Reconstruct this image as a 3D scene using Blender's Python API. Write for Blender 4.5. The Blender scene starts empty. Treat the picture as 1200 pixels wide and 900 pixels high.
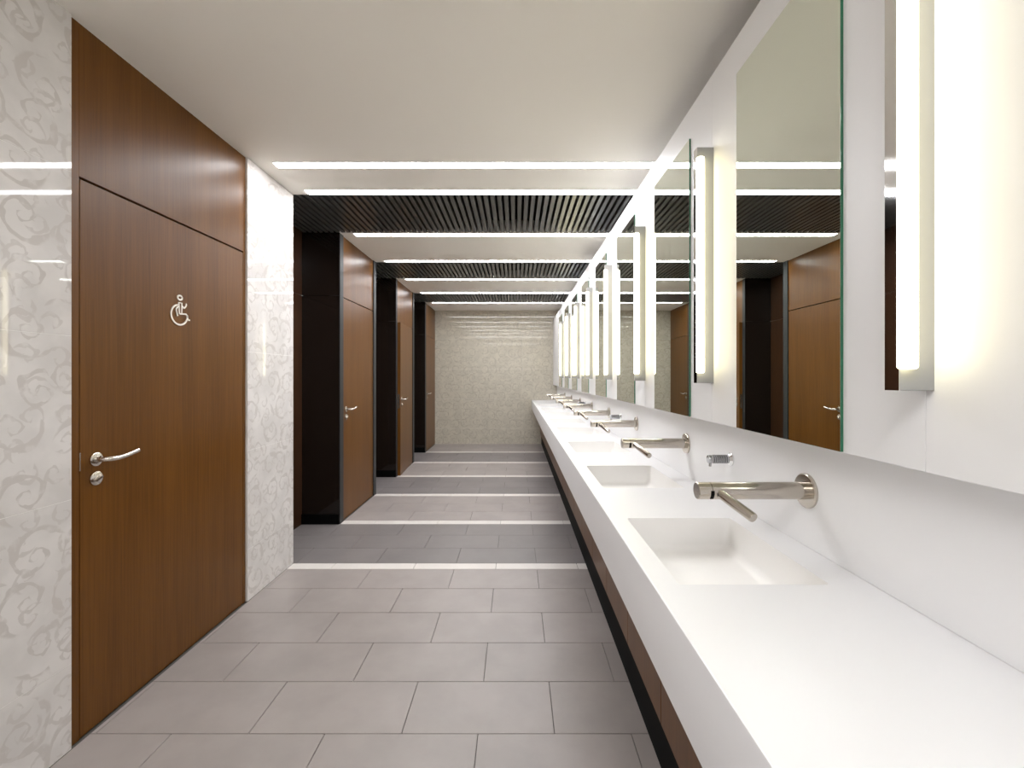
import bpy, bmesh, math, random
from mathutils import Vector, Matrix

# ------------------------------------------------------------------ camera, world, exposure
scene = bpy.context.scene
C = scene.collection
random.seed(7)
EYE = 1.40
cam_d = bpy.data.cameras.new('camera')
cam_d.sensor_width = 36.0
cam_d.lens = 36.0 * 525.0 / 1200.0
cam_d.shift_x = -5.0 / 1200.0
cam_d.shift_y = -9.0 / 1200.0
cam_d.clip_start = 0.02
cam = bpy.data.objects.new('camera', cam_d)
C.objects.link(cam)
cam.location = (0, 0, EYE)
cam.rotation_euler = (math.radians(90), 0, 0)
scene.camera = cam

world = bpy.data.worlds.new('world')
scene.world = world
world.use_nodes = True
world.node_tree.nodes['Background'].inputs[0].default_value = (0.9, 0.88, 0.85, 1)
world.node_tree.nodes['Background'].inputs[1].default_value = 0.3

vs = scene.view_settings
vs.view_transform = 'Standard'
vs.look = 'None'
vs.gamma = 1.0
vs.use_curve_mapping = False
vs.exposure = 1.37
STRIP_POWER = 14.5       # ceiling light strips
TUBE_POWER = 2.8         # vertical wall tubes
try:
    scene.cycles.use_denoising = True
    scene.cycles.max_bounces = 12
    scene.cycles.glossy_bounces = 6
    scene.cycles.sample_clamp_indirect = 8.0
except Exception:
    pass

# ------------------------------------------------------------------ dimensions (metres)
XL = -1.67            # left wall face
XWOOD = -1.682        # wood face, a little behind the stone
XREC = -2.03          # back of the recesses
XP = 0.762            # face of the mirror wall
XS = 0.837            # splashback face
XR = 1.10             # wall behind the mirror wall
YB = 9.27             # end wall
YN = -1.60            # wall behind the camera
ZC = 2.76             # ceiling
ZT = 0.91             # worktop
XF = 0.320            # worktop front
STRIPS = [3.305, 4.297, 5.290, 6.285, 7.282, 8.280]
HW = 0.05
MOD = 0.912
Y0 = 1.290            # first basin axis
HEAD = 2.165          # door head

# ------------------------------------------------------------------ materials
def new_mat(name):
    m = bpy.data.materials.new(name)
    m.use_nodes = True
    nt = m.node_tree
    return m, nt, nt.nodes['Principled BSDF']

def plain(name, col, rough=0.5, metal=0.0, spec=None, coat=0.0):
    m, nt, b = new_mat(name)
    b.inputs['Base Color'].default_value = (*col, 1)
    b.inputs['Roughness'].default_value = rough
    b.inputs['Metallic'].default_value = metal
    if spec is not None:
        b.inputs['Specular IOR Level'].default_value = spec
    if coat:
        b.inputs['Coat Weight'].default_value = coat
        b.inputs['Coat Roughness'].default_value = 0.08
    return m

def emit(name, col, strength):
    m, nt, b = new_mat(name)
    b.inputs['Base Color'].default_value = (0.8, 0.8, 0.8, 1)
    b.inputs['Emission Color'].default_value = (*col, 1)
    b.inputs['Emission Strength'].default_value = strength
    return m

def N(nt, kind, **kw):
    n = nt.nodes.new(kind)
    for k, v in kw.items():
        setattr(n, k, v)
    return n

def math_node(nt, op, a, b=None, clamp=False):
    n = N(nt, 'ShaderNodeMath', operation=op)
    n.use_clamp = clamp
    for i, v in enumerate((a, b)):
        if v is None:
            continue
        if isinstance(v, (int, float)):
            n.inputs[i].default_value = v
        else:
            nt.links.new(v, n.inputs[i])
    return n.outputs[0]

def smooth(nt, val, lo, hi):
    n = N(nt, 'ShaderNodeMapRange', interpolation_type='SMOOTHSTEP')
    nt.links.new(val, n.inputs[0])
    n.inputs[1].default_value = lo
    n.inputs[2].default_value = hi
    n.inputs[3].default_value = 0.0
    n.inputs[4].default_value = 1.0
    return n.outputs[0]

def scroll_layer(nt, uv, scale, turns, shift, width, reach):
    """printed scroll ornament: one spiral with a leafy edge in every cell"""
    off = N(nt, 'ShaderNodeVectorMath', operation='ADD')
    nt.links.new(uv, off.inputs[0]); off.inputs[1].default_value = (shift, shift * 0.63, 0)
    vor = N(nt, 'ShaderNodeTexVoronoi', voronoi_dimensions='2D', feature='F1')
    vor.inputs['Scale'].default_value = scale
    vor.inputs['Randomness'].default_value = 0.62
    nt.links.new(off.outputs[0], vor.inputs['Vector'])
    loc = N(nt, 'ShaderNodeVectorMath', operation='SUBTRACT')
    nt.links.new(off.outputs[0], loc.inputs[0]); nt.links.new(vor.outputs['Position'], loc.inputs[1])
    sep = N(nt, 'ShaderNodeSeparateXYZ'); nt.links.new(loc.outputs[0], sep.inputs[0])
    rnd = N(nt, 'ShaderNodeSeparateColor'); nt.links.new(vor.outputs['Color'], rnd.inputs[0])
    sign = math_node(nt, 'SUBTRACT', math_node(nt, 'MULTIPLY', math_node(nt, 'GREATER_THAN', rnd.outputs[0], 0.5), 2.0), 1.0)
    u = math_node(nt, 'MULTIPLY', sep.outputs[0], sign)
    ang = math_node(nt, 'ARCTAN2', sep.outputs[1], u)
    r = math_node(nt, 'SQRT', math_node(nt, 'ADD', math_node(nt, 'MULTIPLY', u, u), math_node(nt, 'MULTIPLY', sep.outputs[1], sep.outputs[1])))
    rn = math_node(nt, 'MULTIPLY', r, scale)
    lr = math_node(nt, 'LOGARITHM', math_node(nt, 'ADD', rn, 0.02), math.e)
    ph = math_node(nt, 'ADD', math_node(nt, 'ADD', ang, math_node(nt, 'MULTIPLY', lr, turns)), math_node(nt, 'MULTIPLY', rnd.outputs[1], 6.28))
    s = math_node(nt, 'ABSOLUTE', math_node(nt, 'SINE', math_node(nt, 'MULTIPLY', ph, 0.5)))
    wave = math_node(nt, 'ADD', math_node(nt, 'MULTIPLY', math_node(nt, 'SINE', math_node(nt, 'ADD', math_node(nt, 'MULTIPLY', ang, 4.0), math_node(nt, 'MULTIPLY', lr, 3.0))), 0.5), 0.5)
    wave = math_node(nt, 'MULTIPLY', math_node(nt, 'MULTIPLY', wave, wave), wave)
    leaf = math_node(nt, 'MULTIPLY', wave, 0.42)
    line = math_node(nt, 'SUBTRACT', 1.0, smooth(nt, math_node(nt, 'SUBTRACT', s, leaf), width * 0.6, width))
    inside = math_node(nt, 'SUBTRACT', 1.0, smooth(nt, rn, reach * 0.9, reach))
    core = smooth(nt, rn, 0.05, 0.10)
    return math_node(nt, 'MULTIPLY', math_node(nt, 'MULTIPLY', line, inside), core)

def ornament_tile(name, axis, base=(0.70, 0.668, 0.645), dark=(0.565, 0.528, 0.503)):
    m, nt, b = new_mat(name)
    g = N(nt, 'ShaderNodeNewGeometry')
    sp = N(nt, 'ShaderNodeSeparateXYZ'); nt.links.new(g.outputs['Position'], sp.inputs[0])
    cb = N(nt, 'ShaderNodeCombineXYZ')
    nt.links.new(sp.outputs[axis], cb.inputs[0]); nt.links.new(sp.outputs[2], cb.inputs[1])
    wob = N(nt, 'ShaderNodeTexNoise'); wob.inputs['Scale'].default_value = 16.0
    nt.links.new(cb.outputs[0], wob.inputs['Vector'])
    wv = N(nt, 'ShaderNodeVectorMath', operation='SUBTRACT')
    nt.links.new(wob.outputs['Color'], wv.inputs[0]); wv.inputs[1].default_value = (0.5, 0.5, 0.5)
    ws = N(nt, 'ShaderNodeVectorMath', operation='SCALE'); ws.inputs['Scale'].default_value = 0.022
    nt.links.new(wv.outputs[0], ws.inputs[0])
    uv = N(nt, 'ShaderNodeVectorMath', operation='ADD')
    nt.links.new(cb.outputs[0], uv.inputs[0]); nt.links.new(ws.outputs[0], uv.inputs[1])
    a = scroll_layer(nt, uv.outputs[0], 5.4, 5.2, 0.0, 0.26, 0.60)
    c = scroll_layer(nt, uv.outputs[0], 9.0, 3.6, 3.17, 0.30, 0.46)
    fade = N(nt, 'ShaderNodeTexNoise'); fade.inputs['Scale'].default_value = 22.0; fade.inputs['Detail'].default_value = 3
    nt.links.new(cb.outputs[0], fade.inputs['Vector'])
    mask = math_node(nt, 'MAXIMUM', a, math_node(nt, 'MULTIPLY', c, 0.8))
    mask = math_node(nt, 'MULTIPLY', mask, smooth(nt, fade.outputs[0], 0.28, 0.50))
    cloud = N(nt, 'ShaderNodeTexNoise'); cloud.inputs['Scale'].default_value = 7.0; cloud.inputs['Detail'].default_value = 4
    nt.links.new(cb.outputs[0], cloud.inputs['Vector'])
    mix0 = N(nt, 'ShaderNodeMix', data_type='RGBA')
    mix0.inputs[6].default_value = (*base, 1)
    mix0.inputs[7].default_value = (base[0] * 0.9, base[1] * 0.9, base[2] * 0.9, 1)
    nt.links.new(smooth(nt, cloud.outputs[0], 0.35, 0.65), mix0.inputs[0])
    mix = N(nt, 'ShaderNodeMix', data_type='RGBA')
    nt.links.new(mix0.outputs[2], mix.inputs[6]); mix.inputs[7].default_value = (*dark, 1)
    nt.links.new(mask, mix.inputs[0])
    nt.links.new(mix.outputs[2], b.inputs['Base Color'])
    b.inputs['Roughness'].default_value = 0.03
    b.inputs['Specular IOR Level'].default_value = 0.35
    return m

def wood(name, c1, c2, rough=0.33):
    m, nt, b = new_mat(name)
    g = N(nt, 'ShaderNodeNewGeometry')
    mp = N(nt, 'ShaderNodeVectorMath', operation='MULTIPLY'); mp.inputs[1].default_value = (70, 70, 1.6)
    nt.links.new(g.outputs['Position'], mp.inputs[0])
    n1 = N(nt, 'ShaderNodeTexNoise'); n1.inputs['Scale'].default_value = 2.0; n1.inputs['Detail'].default_value = 5
    nt.links.new(mp.outputs[0], n1.inputs['Vector'])
    mp2 = N(nt, 'ShaderNodeVectorMath', operation='MULTIPLY'); mp2.inputs[1].default_value = (9, 9, 0.5)
    nt.links.new(g.outputs['Position'], mp2.inputs[0])
    n2 = N(nt, 'ShaderNodeTexNoise'); n2.inputs['Scale'].default_value = 1.0; n2.inputs['Detail'].default_value = 3
    nt.links.new(mp2.outputs[0], n2.inputs['Vector'])
    f = math_node(nt, 'ADD', math_node(nt, 'MULTIPLY', n1.outputs[0], 0.55), math_node(nt, 'MULTIPLY', n2.outputs[0], 0.45))
    mix = N(nt, 'ShaderNodeMix', data_type='RGBA')
    mix.inputs[6].default_value = (*c1, 1); mix.inputs[7].default_value = (*c2, 1)
    nt.links.new(smooth(nt, f, 0.30, 0.70), mix.inputs[0])
    nt.links.new(mix.outputs[2], b.inputs['Base Color'])
    b.inputs['Roughness'].default_value = rough
    b.inputs['Specular IOR Level'].default_value = 0.22
    return m

def stone_tile(name, c, var=0.10, rough=0.38):
    m, nt, b = new_mat(name)
    g = N(nt, 'ShaderNodeNewGeometry')
    n1 = N(nt, 'ShaderNodeTexNoise'); n1.inputs['Scale'].default_value = 3.5; n1.inputs['Detail'].default_value = 6
    n1.inputs['Roughness'].default_value = 0.6
    nt.links.new(g.outputs['Position'], n1.inputs['Vector'])
    oi = N(nt, 'ShaderNodeObjectInfo')
    f = math_node(nt, 'ADD', smooth(nt, n1.outputs[0], 0.3, 0.7), math_node(nt, 'MULTIPLY', oi.outputs['Random'], 0.5))
    f = math_node(nt, 'MULTIPLY', f, 0.667)
    mix = N(nt, 'ShaderNodeMix', data_type='RGBA')
    mix.inputs[6].default_value = (*[v * (1 - var) for v in c], 1)
    mix.inputs[7].default_value = (*[v * (1 + var) for v in c], 1)
    nt.links.new(f, mix.inputs[0])
    nt.links.new(mix.outputs[2], b.inputs['Base Color'])
    b.inputs['Roughness'].default_value = rough
    return m

M = {}
M['ceiling'] = plain('ceiling_paint', (0.90, 0.86, 0.79), 0.75)
M['tile_side'] = ornament_tile('ornament_tile_side', 1)
M['tile_end'] = ornament_tile('ornament_tile_end', 0, (0.58, 0.535, 0.44), (0.46, 0.42, 0.345))
M['joint'] = plain('pale_joint', (0.80, 0.78, 0.75), 0.6)
M['wood'] = wood('brown_veneer', (0.100, 0.037, 0.0050), (0.146, 0.058, 0.0095))
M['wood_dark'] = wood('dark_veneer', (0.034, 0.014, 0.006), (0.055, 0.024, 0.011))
M['gap'] = plain('shadow_gap', (0.02, 0.012, 0.008), 0.8)
M['frame'] = plain('charcoal_metal', (0.034, 0.035, 0.036), 0.45, 0.0, 0.2)
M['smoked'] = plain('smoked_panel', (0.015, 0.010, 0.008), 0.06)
M['black'] = plain('black_plinth', (0.003, 0.003, 0.003), 0.6, 0.0, 0.06)
M['slat'] = plain('anthracite_slat', (0.062, 0.060, 0.058), 0.30)
M['void'] = plain('black_void', (0.004, 0.004, 0.004), 0.9)
M['floor'] = stone_tile('grey_floor_tile', (0.312, 0.277, 0.260))
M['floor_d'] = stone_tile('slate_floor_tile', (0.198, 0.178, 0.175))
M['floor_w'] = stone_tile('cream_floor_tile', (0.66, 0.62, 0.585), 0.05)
M['grout'] = plain('dark_grout', (0.10, 0.09, 0.083), 0.9)
M['white'] = plain('white_solid_surface', (0.765, 0.762, 0.767), 0.34, 0.0, 0.4)
M['splash'] = plain('white_splash_panel', (0.86, 0.855, 0.855), 0.3)
M['panel'] = plain('white_wall_panel', (0.82, 0.815, 0.81), 0.42)
M['basin'] = plain('white_basin', (0.86, 0.845, 0.825), 0.3)
M['steel'] = plain('brushed_steel', (0.54, 0.495, 0.44), 0.2, 1.0)
M['chrome'] = plain('polished_chrome', (0.80, 0.80, 0.80), 0.04, 1.0)
M['soap'] = plain('dark_chrome', (0.42, 0.42, 0.43), 0.08, 1.0)
M['satin'] = plain('satin_handle_steel', (0.66, 0.62, 0.57), 0.22, 1.0)
M['mirror'] = plain('mirror_silver', (0.80, 0.84, 0.77), 0.0, 1.0)
M['green'] = plain('green_glass_edge', (0.03, 0.16, 0.085), 0.12)
M['sign'] = plain('bright_sign_metal', (0.86, 0.80, 0.74), 0.3, 0.35)
M['tube'] = emit('warm_tube_light', (1.0, 0.91, 0.56), TUBE_POWER)
M['strip'] = emit('white_strip_light', (0.97, 0.975, 1.0), STRIP_POWER)
M['lamp_white'] = plain('lamp_grey_metal', (0.30, 0.30, 0.30), 0.5)

# ------------------------------------------------------------------ helpers
def tag(o, label=None, cat=None, group=None, kind=None):
    if label: o['label'] = label
    if cat: o['category'] = cat
    if group: o['group'] = group
    if kind: o['kind'] = kind
    return o

def empty(name, loc=(0, 0, 0)):
    o = bpy.data.objects.new(name, None)
    o.empty_display_size = 0.1
    o.location = loc
    C.objects.link(o)
    return o

def wloc(o):
    v = Vector((0, 0, 0))
    while o is not None:
        v = v + Vector(o.location)
        o = o.parent
    return v

def link(name, me, parent=None, loc=(0, 0, 0), local=False):
    o = bpy.data.objects.new(name, me)
    C.objects.link(o)
    if parent is not None:
        o.parent = parent
        o.location = Vector(loc) if local else Vector(loc) - wloc(parent)
    else:
        o.location = loc
    return o

_cache = {}
def box_mesh(dx, dy, dz, mat, bevel=0.0):
    key = (round(dx, 4), round(dy, 4), round(dz, 4), mat, bevel)
    if key in _cache:
        return _cache[key]
    bm = bmesh.new()
    bmesh.ops.create_cube(bm, size=1.0)
    bmesh.ops.scale(bm, vec=(dx, dy, dz), verts=bm.verts)
    if bevel > 0:
        bmesh.ops.bevel(bm, geom=list(bm.edges), offset=bevel, segments=1, affect='EDGES')
    me = bpy.data.meshes.new(mat + '_block')
    bm.to_mesh(me); bm.free()
    me.materials.append(M[mat])
    _cache[key] = me
    return me

def box(name, a, b, mat, parent=None, bevel=0.0):
    """block between two world corners"""
    d = [abs(b[i] - a[i]) for i in range(3)]
    c = [(a[i] + b[i]) / 2 for i in range(3)]
    return link(name, box_mesh(*d, mat, bevel), parent, c)

def mesh_from_bm(bm, mat, name='part', flat=False):
    bmesh.ops.recalc_face_normals(bm, faces=bm.faces)
    me = bpy.data.meshes.new(name)
    bm.to_mesh(me); bm.free()
    me.materials.append(M[mat])
    if not flat:
        for p in me.polygons:
            p.use_smooth = True
        try:
            me.set_sharp_from_angle(angle=math.radians(38))
        except Exception:
            pass
    return me

def frame_axes(d):
    d = d.normalized()
    up = Vector((0, 0, 1)) if abs(d.z) < 0.9 else Vector((0, 1, 0))
    x = d.cross(up).normalized()
    return x, d.cross(x).normalized()

def sweep(bm, pts, radii, seg=16, cap=True):
    pts = [Vector(p) for p in pts]
    if isinstance(radii, (int, float)):
        radii = [radii] * len(pts)
    rings = []
    for i, p in enumerate(pts):
        t = (pts[min(i + 1, len(pts) - 1)] - pts[max(i - 1, 0)])
        x, y = frame_axes(t)
        rings.append([bm.verts.new(p + (x * math.cos(2 * math.pi * k / seg) + y * math.sin(2 * math.pi * k / seg)) * radii[i]) for k in range(seg)])
    for r0, r1 in zip(rings, rings[1:]):
        for k in range(seg):
            bm.faces.new((r0[k], r0[(k + 1) % seg], r1[(k + 1) % seg], r1[k]))
    if cap:
        bm.faces.new(rings[0][::-1]); bm.faces.new(rings[-1])

def revolve(bm, p0, axis, profile, seg=28):
    """profile: list of (distance along axis, radius)"""
    p0 = Vector(p0); axis = Vector(axis).normalized()
    x, y = frame_axes(axis)
    rings = []
    for d, r in profile:
        rings.append([bm.verts.new(p0 + axis * d + (x * math.cos(2 * math.pi * k / seg) + y * math.sin(2 * math.pi * k / seg)) * r) for k in range(seg)])
    for r0, r1 in zip(rings, rings[1:]):
        for k in range(seg):
            bm.faces.new((r0[k], r0[(k + 1) % seg], r1[(k + 1) % seg], r1[k]))
    bm.faces.new(rings[0][::-1]); bm.faces.new(rings[-1])

def copy_tree(o, parent=None):
    c = o.copy()
    C.objects.link(c)
    c.parent = parent
    for ch in list(o.children):
        copy_tree(ch, c)
    return c

ORD = ['nearest', 'second', 'third', 'fourth', 'fifth', 'sixth', 'seventh', 'farthest']

# ------------------------------------------------------------------ floor
floor = box('floor', (XREC - 0.05, YN, -0.06), (XR, YB, -0.006), 'grout')
tag(floor, 'grey stone tiled floor laid in half bond with cream strips', 'floor', kind='structure')

def tile_row(y0, y1, x0, x1, joint0, mat, name='tile', width=0.6):
    k = math.floor((x0 - joint0) / width)
    while joint0 + k * width < x1 - 1e-4:
        a = max(joint0 + k * width, x0) + 0.0015
        b = min(joint0 + (k + 1) * width, x1) - 0.0015
        if b - a > 0.012:
            box(name, (a, y0 + 0.0015, -0.012), (b, y1 - 0.0015, 0.0), mat, floor, 0.0008)
        k += 1

XK = 0.518   # plinth face under the basins
JA, JB = -0.45, -0.15
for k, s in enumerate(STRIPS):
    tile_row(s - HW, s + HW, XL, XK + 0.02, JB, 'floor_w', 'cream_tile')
y = STRIPS[0] - HW
j = 0
while y > YN:
    tile_row(max(y - 0.3, YN), y, XL, XK + 0.02, JA if j % 2 == 0 else JB, 'floor')
    y -= 0.3; j += 1
for k in range(6):
    a = STRIPS[k] + HW
    b = STRIPS[k + 1] - HW if k < 5 else YB
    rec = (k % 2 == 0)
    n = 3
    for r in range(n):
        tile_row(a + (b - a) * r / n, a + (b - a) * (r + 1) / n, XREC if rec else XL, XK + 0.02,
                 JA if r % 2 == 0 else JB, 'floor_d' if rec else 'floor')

# ------------------------------------------------------------------ ceiling
ceiling = empty('ceiling', (0, 0, ZC))
tag(ceiling, 'flat off-white plaster ceiling between the dark slatted bays', 'ceiling', kind='structure')
white_zones = [(YN, STRIPS[0] + HW), (STRIPS[1] - HW, STRIPS[2] + HW), (STRIPS[3] - HW, STRIPS[4] + HW), (STRIPS[5] - HW, YB)]
for a, b in white_zones:
    box('ceiling_panel', (XREC - 0.05, a, ZC), (XR, b, ZC + 0.16), 'ceiling', ceiling)

bay_words = ['nearest dark slatted ceiling bay, in front of the first recess', 'middle dark slatted ceiling bay', 'farthest dark slatted ceiling bay, close to the end wall']
for i in range(3):
    a, b = STRIPS[2 * i] + HW, STRIPS[2 * i + 1] - HW
    bay = empty('ceiling_slat_bay', (-0.5, (a + b) / 2, ZC))
    tag(bay, bay_words[i], 'ceiling', 'slatted ceiling bays', 'structure')
    box('backing', (XREC - 0.05, a, ZC + 0.12), (XR, b, ZC + 0.15), 'void', bay)
    x = XREC + 0.012
    while x < XR - 0.04:
        box('slat', (x, a + 0.002, ZC + 0.002), (x + 0.031, b - 0.002, ZC + 0.07), 'slat', bay, 0.0015)
        x += 0.052

# ------------------------------------------------------------------ walls
rows_z = [0.0, 0.322, 0.937, 1.552, 2.167, ZC]
wl = empty('wall_left', (XL, 1.0, 0))
tag(wl, 'left wall of pale glossy tiles printed with scrolling leaves', 'wall', kind='structure')
def stone_side(y0, y1, cols):
    box('backing', (XL - 0.36, y0, 0), (XL - 0.0012, y1, ZC), 'joint', wl)
    for z0, z1 in zip(rows_z, rows_z[1:]):
        for c0, c1 in zip(cols, cols[1:]):
            box('wall_tile', (XL - 0.0011, c0 + 0.0008, z0 + 0.001), (XL, c1 - 0.0008, z1 - 0.001), 'tile_side', wl, 0.0002)
DA0, DA1 = 1.683, 2.783
stone_side(YN, DA0, [YN, -0.72, 0.48, DA0])
stone_side(DA1, STRIPS[0] + HW, [DA1, STRIPS[0] + HW])

wb = empty('wall_back', (0, YB, 0))
tag(wb, 'end wall of beige scroll patterned tiles at the far end of the room', 'wall', kind='structure')
box('backing', (XREC - 0.05, YB + 0.0012, 0), (XR, YB + 0.1, ZC), 'joint', wb)
xs = [XREC - 0.05, -1.07, 0.13, XR]
for z0, z1 in zip(rows_z, rows_z[1:]):
    for c0, c1 in zip(xs, xs[1:]):
        box('wall_tile', (c0 + 0.0003, YB, z0 + 0.001), (c1 - 0.0003, YB + 0.0011, z1 - 0.001), 'tile_end', wb, 0.0002)

wf = box('wall_rear', (XREC - 0.05, YN - 0.1, 0), (XR, YN, ZC), 'panel')
tag(wf, 'plain white wall behind the viewpoint', 'wall', kind='structure')

wr = box('wall_right', (XR, YN, 0), (XR + 0.1, YB, ZC), 'panel')
tag(wr, 'plain white wall seen above the mirror panels on the right', 'wall', kind='structure')
sb = box('wall_splashback', (XS, YN, ZT + 0.0006), (XR - 0.001, YB, 1.221), 'splash')
tag(sb, 'smooth white splashback between the worktop and the mirrors', 'wall', kind='structure')
wr = empty('wall_mirror_strip', (XP, 4, 1.222))
tag(wr, 'raised white wall panels that carry the mirrors and tube lamps', 'wall', kind='structure')
ZPB, ZPT = 1.222, 2.573
y = Y0 - MOD / 2 - 2 * MOD
while y < YB:
    a, b = max(y, YN), min(y + MOD, YB)
    box('wall_panel', (XP, a + 0.0003, ZPB), (XP + 0.033, b - 0.0003, ZPT), 'panel', wr, 0.0006)
    y += MOD
if Y0 - MOD / 2 - 2 * MOD > YN:
    box('wall_panel', (XP, YN, ZPB), (XP + 0.033, Y0 - MOD / 2 - 2 * MOD - 0.0008, ZPT), 'panel', wr)
box('bottom_rail', (XP + 0.033, YN, ZPB), (XS + 0.02, YB, ZPB + 0.04), 'panel', wr)

# recesses between the cubicle fronts
rec_words = ['nearest dark recess beside the pale tiled wall end', 'middle dark recess between the two middle brown doors', 'farthest dark recess before the last brown door']
for i in range(3):
    a, b = STRIPS[2 * i] + HW, STRIPS[2 * i + 1] - HW
    w = empty('wall_recess_%d' % (i + 1), (XREC, (a + b) / 2, 0))
    tag(w, rec_words[i] + ', lined in dark wood and smoked panels', 'wall', 'dark recesses', 'structure')
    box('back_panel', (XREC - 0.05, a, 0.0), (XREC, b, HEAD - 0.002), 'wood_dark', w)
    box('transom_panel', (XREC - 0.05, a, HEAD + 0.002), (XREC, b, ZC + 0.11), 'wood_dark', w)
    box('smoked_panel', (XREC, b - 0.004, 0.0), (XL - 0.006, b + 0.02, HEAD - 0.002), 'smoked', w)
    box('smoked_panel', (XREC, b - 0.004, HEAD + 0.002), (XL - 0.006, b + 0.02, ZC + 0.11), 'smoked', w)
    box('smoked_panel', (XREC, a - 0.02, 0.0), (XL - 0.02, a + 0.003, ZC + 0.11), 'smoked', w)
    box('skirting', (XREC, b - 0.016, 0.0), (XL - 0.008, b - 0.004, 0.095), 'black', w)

# ------------------------------------------------------------------ doors
def lever_set(leaf, yh, z, x, big=True):
    """lever on a round rose with a lock rose below, on the +x side; local coordinates of the leaf"""
    bm = bmesh.new()
    revolve(bm, (x, yh, z), (1, 0, 0), [(0, 0.027), (0.007, 0.027), (0.009, 0.024), (0.009, 0.012), (0.03, 0.0105)], 24)
    link('handle_rose', mesh_from_bm(bm, 'satin', 'handle_rose'), leaf, (0, 0, 0), True)
    bm = bmesh.new()
    pts = [(x + 0.02, yh, z), (x + 0.042, yh + 0.001, z), (x + 0.052, yh + 0.006, z), (x + 0.057, yh + 0.018, z - 0.001),
           (x + 0.058, yh + 0.04, z - 0.001), (x + 0.058, yh + 0.075, z + 0.002), (x + 0.057, yh + 0.11, z + 0.008), (x + 0.056, yh + 0.138, z + 0.014)]
    sweep(bm, pts, [0.0098, 0.0098, 0.0098, 0.0098, 0.0095, 0.009, 0.0088, 0.0086], 14)
    link('lever', mesh_from_bm(bm, 'satin', 'lever'), leaf, (0, 0, 0), True)
    bm = bmesh.new()
    revolve(bm, (x, yh, z - 0.076), (1, 0, 0), [(0, 0.027), (0.007, 0.027), (0.009, 0.024)], 24)
    link('lock_rose', mesh_from_bm(bm, 'satin', 'lock_rose'), leaf, (0, 0, 0), True)
    bm = bmesh.new()
    bmesh.ops.create_cube(bm, size=1.0)
    bmesh.ops.scale(bm, vec=(0.018, 0.030, 0.008), verts=bm.verts)
    bmesh.ops.rotate(bm, cent=(0, 0, 0), matrix=Matrix.Rotation(math.radians(28), 3, 'X'), verts=bm.verts)
    bmesh.ops.translate(bm, vec=(x + 0.012, yh, z - 0.076), verts=bm.verts)
    link('thumb_turn', mesh_from_bm(bm, 'satin', 'thumb_turn', True), leaf, (0, 0, 0), True)

def make_door(idx, y0, y1, leaf0, leaf1, near_frame, far_frame, label, ajar=0.0):
    d = empty('door_%d' % idx, (XWOOD, leaf1, 0))
    tag(d, label, 'door', kind='structure')
    box('core', (XREC, y0 + 0.02, 0), (XWOOD - 0.075, y1 - (0.02 if y1 < YB - 0.01 else 0), ZC), 'void', d)
    if near_frame:
        box('jamb', (XWOOD - 0.09, y0, 0), (XL, leaf0 - 0.003, ZC), 'frame', d, 0.002)
    else:
        box('jamb', (XWOOD - 0.075, y0, 0), (XWOOD, leaf0 - 0.003, ZC - 0.0), 'wood', d, 0.001)
    if far_frame:
        box('jamb', (XWOOD - 0.09, leaf1 + 0.003, 0), (XL, y1, ZC), 'frame', d, 0.002)
    elif y1 - leaf1 > 0.01:
        box('jamb', (XWOOD - 0.075, leaf1 + 0.003, 0), (XWOOD, y1, ZC), 'wood', d, 0.001)
    box('transom_panel', (XWOOD - 0.05, leaf0 - 0.0035, HEAD + 0.005), (XWOOD, leaf1 + 0.0035, ZC), 'wood', d, 0.001)
    # leaf: its origin is the hinge line, at the far edge
    w = leaf1 - leaf0
    me = box_mesh(0.045, w, HEAD - 0.008, 'wood', 0.0012).copy()
    me.transform(Matrix.Translation((-0.0225, -w / 2, (HEAD - 0.008) / 2 + 0.004)))
    leaf = link('leaf', me, d, (0, 0, 0), True)
    leaf.rotation_euler.z = ajar
    return d, leaf, w

door1, leaf, w = make_door(1, DA0, DA1, 1.727, 2.757, False, False,
                           'tall brown wooden door with a silver wheelchair symbol, nearest on the left wall')
lever_set(leaf, -w + (1.789 - 1.727), 1.069, 0.0)
# strike plate seen in the gap of the jamb
box('strike_plate', (XWOOD - 0.004, 1.7235, 1.035), (XWOOD + 0.002, 1.7275, 1.105), 'satin', door1)

# wheelchair symbol, raised metal outline
def flat_line(bm, pts, wdt, closed=False, x0=0.0, t=0.004):
    P = [Vector(p) for p in pts]
    n = len(P)
    L = []
    for i in range(n):
        a = P[(i - 1) % n] if (closed or i > 0) else P[i]
        b = P[(i + 1) % n] if (closed or i < n - 1) else P[i]
        d = (b - a).normalized()
        nn = Vector((-d.y, d.x))
        L.append([bm.verts.new((x0 + h, (P[i] + nn * s * wdt / 2).x, (P[i] + nn * s * wdt / 2).y)) for h, s in ((0, -1), (t, -1), (t, 1), (0, 1))])
    for i in range(n if closed else n - 1):
        r0, r1 = L[i], L[(i + 1) % n]
        for k in range(4):
            bm.faces.new((r0[k], r0[(k + 1) % 4], r1[(k + 1) % 4], r1[k]))
    if not closed:
        bm.faces.new(L[0][::-1]); bm.faces.new(L[-1])

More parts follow.
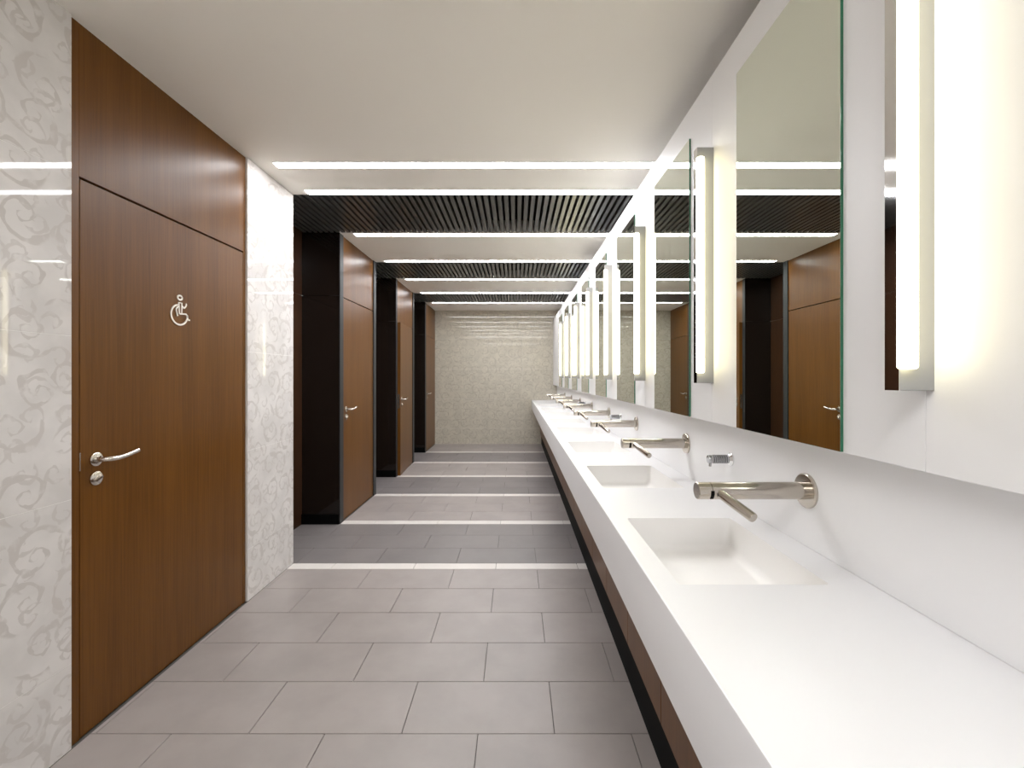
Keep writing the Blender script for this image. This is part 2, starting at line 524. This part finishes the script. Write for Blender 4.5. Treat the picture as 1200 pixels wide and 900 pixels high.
def S(px, py):
    return ((px - 303) * 0.000444, -(py - 430) * 0.000331)
bm = bmesh.new()
flat_line(bm, [S(303 + 33 * math.cos(a), 232 + 32 * math.sin(a)) for a in [2 * math.pi * k / 20 for k in range(20)]], 0.0078, True)
flat_line(bm, [S(286, 308), S(332, 308), S(330, 400), S(328, 466), S(292, 470), S(288, 400)], 0.0062, True)
flat_line(bm, [S(300, 476), S(360, 468), S(392, 464), S(408, 480), S(420, 520), S(432, 550), S(456, 546)], 0.0068)
flat_line(bm, [S(340, 350), S(352, 374), S(372, 374), S(390, 350), S(400, 322), S(396, 302)], 0.0072)
flat_line(bm, [S(278, 366), S(252, 400), S(244, 424), S(256, 468), S(268, 512)], 0.0066)
arc = []
for k in range(27):
    a = math.radians(-100 - k * (265 / 26.0))
    arc.append(S(295 + 122 * math.cos(a), 492 + 148 * math.sin(a)))
flat_line(bm, arc, 0.0078)
sy, sz = 2.237, 1.727
o = link('accessible_symbol', mesh_from_bm(bm, 'sign', 'accessible_symbol', True), leaf, (0.0002, sy - 2.757, sz), True)
tag(o, 'silver outlined wheelchair user symbol')

names = ['brown wooden door with charcoal frame between the nearest and middle recesses',
         'slightly open brown wooden door between the middle and farthest recesses',
         'brown wooden door next to the end wall, past the farthest recess']
for i in range(3):
    n0 = STRIPS[2 * i + 1]
    y0 = n0 - HW
    last = (i == 2)
    y1 = YB if last else STRIPS[2 * i + 2] + HW
    l0 = n0 + HW - 0.012 if i != 1 else n0 + HW - 0.03
    l1 = (YB - 0.012) if last else STRIPS[2 * i + 2] - HW + 0.012
    d, lf, w = make_door(i + 2, y0, y1, l0, l1, True, not last, names[i], math.radians(3.2) if i == 1 else 0.0)
    lever_set(lf, -w + 0.085, 1.075, 0.0)
    if i == 1:
        o = link('latch_plate', box_mesh(0.022, 0.003, 0.20, 'satin'), lf, (-0.0225, -w - 0.001, 1.05), True)

# ------------------------------------------------------------------ vanity worktop with basins
vt = empty('vanity_counter', (XF, 4.0, ZT))
tag(vt, 'long white solid worktop with integral rectangular basins along the right wall', 'counter')
BX0, BX1 = 0.382, 0.738
BL = 0.247
KS = list(range(0, 8))
KL = list(range(-1, 8))

def rrect(x0, x1, y0, y1, r, z, seg=5):
    pts = []
    for cx, cy, a0 in ((x1 - r, y1 - r, 0), (x0 + r, y1 - r, 90), (x0 + r, y0 + r, 180), (x1 - r, y0 + r, 270)):
        for k in range(seg + 1):
            a = math.radians(a0 + 90.0 * k / seg)
            pts.append((cx + r * math.cos(a), cy + r * math.sin(a), z))
    return pts

bm = bmesh.new()
edges = []
def loop_edges(pts):
    vsx = [bm.verts.new(p) for p in pts]
    return [bm.edges.new((vsx[i], vsx[(i + 1) % len(vsx)])) for i in range(len(vsx))]
yc0, yc1 = YN + 0.001, YB - 0.001
org = wloc(vt)
def rel(p): return (p[0] - org.x, p[1] - org.y, p[2] - org.z)
# top face, cell by cell
bounds = [yc0] + [Y0 + (k + 0.5) * MOD for k in KS[:-1]] + [yc1]
for k, (a, b) in zip(KS, zip(bounds, bounds[1:])):
    yc = Y0 + k * MOD + 0.011
    e = loop_edges([rel(p) for p in ((XF + 0.004, a, ZT), (XS, a, ZT), (XS, b, ZT), (XF + 0.004, b, ZT))])
    e += loop_edges([rel(p) for p in rrect(BX0, BX1, yc - BL, yc + BL, 0.008, ZT)])
    bmesh.ops.triangle_fill(bm, use_beauty=True, edges=e, normal=(0, 0, 1))
me = bpy.data.meshes.new('worktop')
bmesh.ops.remove_doubles(bm, verts=bm.verts, dist=1e-5)
bmesh.ops.recalc_face_normals(bm, faces=bm.faces)
if sum(f.normal.z for f in bm.faces) < 0:
    bmesh.ops.reverse_faces(bm, faces=bm.faces)
bm.to_mesh(me); bm.free()
me.materials.append(M['white'])
link('worktop', me, vt, (0, 0, 0), True)
ZFB = 0.725
bm = bmesh.new()
prof = [(XF + 0.004, ZT), (XF + 0.0012, ZT - 0.0012), (XF, ZT - 0.004), (XF, ZFB + 0.002), (XF + 0.002, ZFB), (XF + 0.02, ZFB), (XF + 0.02, ZFB + 0.04), (XF + 0.02, ZT - 0.03)]
ra = [bm.verts.new(rel((x, yc0, z))) for x, z in prof]
rb = [bm.verts.new(rel((x, yc1, z))) for x, z in prof]
for k in range(len(prof) - 1):
    bm.faces.new((ra[k], ra[k + 1], rb[k + 1], rb[k]))
link('apron', mesh_from_bm(bm, 'white', 'apron'), vt, (0, 0, 0), True)

def basin_mesh():
    bm = bmesh.new()
    specs = [(0.0, 0.008, 0.0), (0.0, 0.009, -0.003), (0.004, 0.018, -0.03), (0.008, 0.026, -0.085), (0.016, 0.03, -0.100), (0.032, 0.035, -0.106)]
    rings = []
    for ins, r, z in specs:
        rings.append([bm.verts.new(p) for p in rrect(BX0 + ins - 0.56, BX1 - ins - 0.56, -BL + ins, BL - ins, r, z)])
    for r0, r1 in zip(rings, rings[1:]):
        n = len(r0)
        for k in range(n):
            bm.faces.new((r0[k], r0[(k + 1) % n], r1[(k + 1) % n], r1[k]))
    # floor falls towards the slot at the wall side
    for v in rings[-1]:
        v.co.z -= 0.012 * (0.22 - v.co.y) / 0.44
    bm.faces.new(rings[-1])
    bmesh.ops.recalc_face_normals(bm, faces=bm.faces)
    for f in bm.faces:
        f.normal_flip()
    me = bpy.data.meshes.new('basin')
    bm.to_mesh(me); bm.free()
    me.materials.append(M['basin'])
    for p in me.polygons: p.use_smooth = True
    me.set_sharp_from_angle(angle=math.radians(50))
    return me
bme = basin_mesh()
# slot drain
bm = bmesh.new()
bmesh.ops.create_cube(bm, size=1.0)
bmesh.ops.scale(bm, vec=(0.22, 0.018, 0.004), verts=bm.verts)
dme = mesh_from_bm(bm, 'steel', 'drain_slot', True)
for k in KS:
    b = link('basin', bme, vt, (0.56, Y0 + k * MOD + 0.011, ZT))
    link('drain_slot', dme, b, (0.0, -0.185, -0.1165), True)

# cabinet base under the worktop
base = empty('vanity_cabinet', (0.49, 4.0, 0))
tag(base, 'low brown wooden panelled base with black plinth under the white worktop', 'cabinet')
XB = 0.49
box('plinth', (XK, YN, 0), (XS, YB, 0.23), 'black', base)
box('carcass', (XB + 0.022, YN, 0.222), (XS, YB, 0.735), 'gap', base)
yy = Y0 - 0.25 * MOD
while yy > YN: yy -= MOD / 2
while yy < YB:
    a, b = max(yy, YN), min(yy + MOD / 2, YB)
    box('panel', (XB, a + 0.0015, 0.221), (XB + 0.02, b - 0.0015, 0.735), 'wood', base, 0.001)
    yy += MOD / 2

# ------------------------------------------------------------------ faucets
def make_faucet():
    f = empty('wall_faucet', (XS, Y0, 1.071))
    bm = bmesh.new()
    revolve(bm, (0, 0, 0), (-1, 0, 0), [(0, 0.0495), (0.006, 0.0495), (0.009, 0.046), (0.0095, 0.03)], 40)
    link('wall_flange', mesh_from_bm(bm, 'steel', 'wall_flange'), f, (0, 0, 0), True)
    bm = bmesh.new()
    revolve(bm, (-0.008, 0, 0), (-1, 0, 0), [(0, 0.0245), (0.272, 0.0245)], 36)
    link('body', mesh_from_bm(bm, 'steel', 'body'), f, (0, 0, 0), True)
    bm = bmesh.new()
    revolve(bm, (-0.2805, 0, 0), (-1, 0, 0), [(0, 0.0235), (0.001, 0.0243), (0.036, 0.0243), (0.038, 0.0225)], 36)
    link('end_cap', mesh_from_bm(bm, 'steel', 'end_cap'), f, (0, 0, 0), True)
    # sensor window on the near underside
    bm = bmesh.new()
    R0, R1 = 0.0238, 0.0253
    ring = []
    for c, s in [(math.cos(math.radians(t)), math.sin(math.radians(t))) for t in range(168, 236, 8)]:
        ring.append([bm.verts.new((x, c * r, s * r)) for x, r in ((-0.286, R0), (-0.286, R1), (-0.2765, R1), (-0.2765, R0))])
    for r0, r1 in zip(ring, ring[1:]):
        for k in range(4):
            bm.faces.new((r0[k], r0[(k + 1) % 4], r1[(k + 1) % 4], r1[k]))
    bm.faces.new(ring[0][::-1]); bm.faces.new(ring[-1])
    link('sensor_window', mesh_from_bm(bm, 'black', 'sensor_window', True), f, (0, 0, 0), True)
    # spout arm: leaves the near side and drops towards the basin
    bm = bmesh.new()
    p0 = Vector((-0.2600, -0.012, -0.002)); p1 = Vector((-0.219, -0.124, -0.040))
    d = (p1 - p0)
    sweep(bm, [p0, p0 + d * 0.97, p0 + d], [0.0132, 0.0132, 0.0120], 24)
    link('spout', mesh_from_bm(bm, 'steel', 'spout'), f, (0, 0, 0), True)
    return f
fa = make_faucet()
for k in KS:
    f = fa if k == KS[0] else copy_tree(fa)
    f.location = (XS, Y0 + k * MOD, 1.071)
    lab = ('brushed steel wall faucet above the basin beside the viewpoint' if k < 0 else
           '%s brushed steel wall faucet above the worktop, counted from the front' % ORD[k])
    tag(f, lab, 'faucet', 'steel wall faucets over the basins')

# ------------------------------------------------------------------ soap dispensers
def make_soap():
    s = empty('soap_dispenser', (XS, 0, 1.077))
    bm = bmesh.new()
    revolve(bm, (0, 0, 0), (-1, 0, 0), [(0, 0.026), (0.005, 0.026), (0.009, 0.021), (0.013, 0.017)], 24)
    link('wall_flange', mesh_from_bm(bm, 'chrome', 'soap_flange'), s, (0, 0, 0), True)
    bm = bmesh.new()
    prof = [(0.010, 0.0145)]
    for k in range(9):
        d = 0.016 + k * 0.0062
        prof += [(d, 0.0140), (d + 0.001, 0.0172), (d + 0.004, 0.0172), (d + 0.005, 0.0140)]
    prof += [(0.074, 0.0165), (0.088, 0.0165), (0.090, 0.0150)]
    revolve(bm, (0, 0, 0), (-1, 0, 0), prof, 20)
    link('ribbed_stem', mesh_from_bm(bm, 'soap', 'ribbed_stem'), s, (0, 0, 0), True)
    bm = bmesh.new()
    sweep(bm, [(-0.081, 0, -0.010), (-0.081, 0, -0.021), (-0.082, 0, -0.028)], [0.0052, 0.0048, 0.0045], 12)
    link('nozzle', mesh_from_bm(bm, 'soap', 'nozzle'), s, (0, 0, 0), True)
    return s
so = make_soap()
soap_words = ['chrome soap dispenser between the nearest and second steel faucets', 'chrome soap dispenser between the third and fourth steel faucets',
              'chrome soap dispenser between the fifth and sixth steel faucets']
for i in range(3):
    s = so if i == 0 else copy_tree(so)
    s.location = (XS, Y0 + (0.5 + 2 * i) * MOD, 1.077)
    tag(s, soap_words[i], 'soap dispenser', 'wall soap dispensers')

# ------------------------------------------------------------------ mirrors
MW, MZ0, MZ1 = 0.2465, 1.224, 2.437
def make_mirror():
    m = empty('wall_mirror', (XP, Y0, MZ0))
    link('glass_edge', box_mesh(0.0065, 2 * MW, MZ1 - MZ0, 'green'), m, (-0.00325, 0, (MZ1 - MZ0) / 2), True)
    link('mirror_face', box_mesh(0.0006, 2 * MW - 0.001, MZ1 - MZ0 - 0.001, 'mirror'), m, (-0.0068, 0, (MZ1 - MZ0) / 2), True)
    return m
mi = make_mirror()
for k in KL:
    m = mi if k == KL[0] else copy_tree(mi)
    m.location = (XP, Y0 + k * MOD, MZ0)
    lab = ('tall frameless wall mirror beside the viewpoint' if k < 0 else
           '%s tall frameless mirror with green glass edge, counted from the front' % ORD[k])
    tag(m, lab, 'mirror', 'tall mirrors over the basins')

# ------------------------------------------------------------------ wall lamps between the mirrors
LZ0, LZ1 = 1.374, 2.284
def make_lamp():
    l = empty('wall_lamp', (XP, 0, LZ0))
    H = LZ1 - LZ0
    link('housing', box_mesh(0.0635, 0.0316, H, 'lamp_white', 0.0006), l, (-0.03175, 0, H / 2), True)
    link('chrome_front', box_mesh(0.0012, 0.0316, H, 'chrome'), l, (-0.0642, 0, H / 2), True)
    bm = bmesh.new()
    n = 20
    R = 0.0152
    h = H - 0.082
    prof = [(0.0, R * 0.72), (0.0015, R * 0.9), (0.004, R)] + [(h - 0.004, R), (h - 0.0015, R * 0.9), (h, R * 0.72)]
    revolve(bm, (0, 0, 0), (0, 0, 1), prof, n)
    link('tube', mesh_from_bm(bm, 'tube', 'tube'), l, (-0.0550, -0.0225, 0.039), True)
    return l
la = make_lamp()
for k in KL:
    l = la if k == KL[0] else copy_tree(la)
    l.location = (XP, Y0 + (k - 0.5) * MOD - 0.002, LZ0)
    if k < 0:
        lab = 'vertical tube wall lamp beside the viewpoint'
    elif k == 0:
        lab = 'nearest vertical tube wall lamp, to the right of the nearest mirror'
    else:
        lab = '%s vertical tube wall lamp, between the %s and %s mirrors' % (ORD[k], ORD[k - 1], ORD[k])
    tag(l, lab, 'lamp', 'vertical tube lamps between the mirrors')

# ------------------------------------------------------------------ ceiling light strips
strip_y = [(2.882, 0.039, 'nearest linear ceiling light, set alone in the plaster')]
words = ['second linear ceiling light, at the front edge of the nearest slatted bay', 'linear ceiling light at the back edge of the nearest slatted bay',
         'linear ceiling light at the front edge of the middle slatted bay', 'linear ceiling light at the back edge of the middle slatted bay',
         'linear ceiling light at the front edge of the farthest slatted bay', 'farthest linear ceiling light, at the back edge of the farthest slatted bay']
for s, wd in zip(STRIPS, words):
    strip_y.append((s, 0.039, wd))
strip_y.append((-0.25, 0.039, 'linear ceiling light just behind the viewpoint'))
strip_y.append((-0.675, 0.039, 'linear ceiling light near the wall behind the viewpoint'))
for yc, hw, wd in strip_y:
    t = empty('ceiling_light', (-0.2, yc, ZC))
    tag(t, wd, 'ceiling light', 'linear ceiling lights')
    box('diffuser', (-1.545, yc - hw, ZC - 0.003), (0.90, yc + hw, ZC - 0.0005), 'strip', t)
    for s in (-1, 1):
        box('edge_profile', (-1.548, yc + s * hw - 0.0015, ZC - 0.0036), (0.90, yc + s * hw + 0.0015, ZC - 0.0004), 'lamp_white', t)
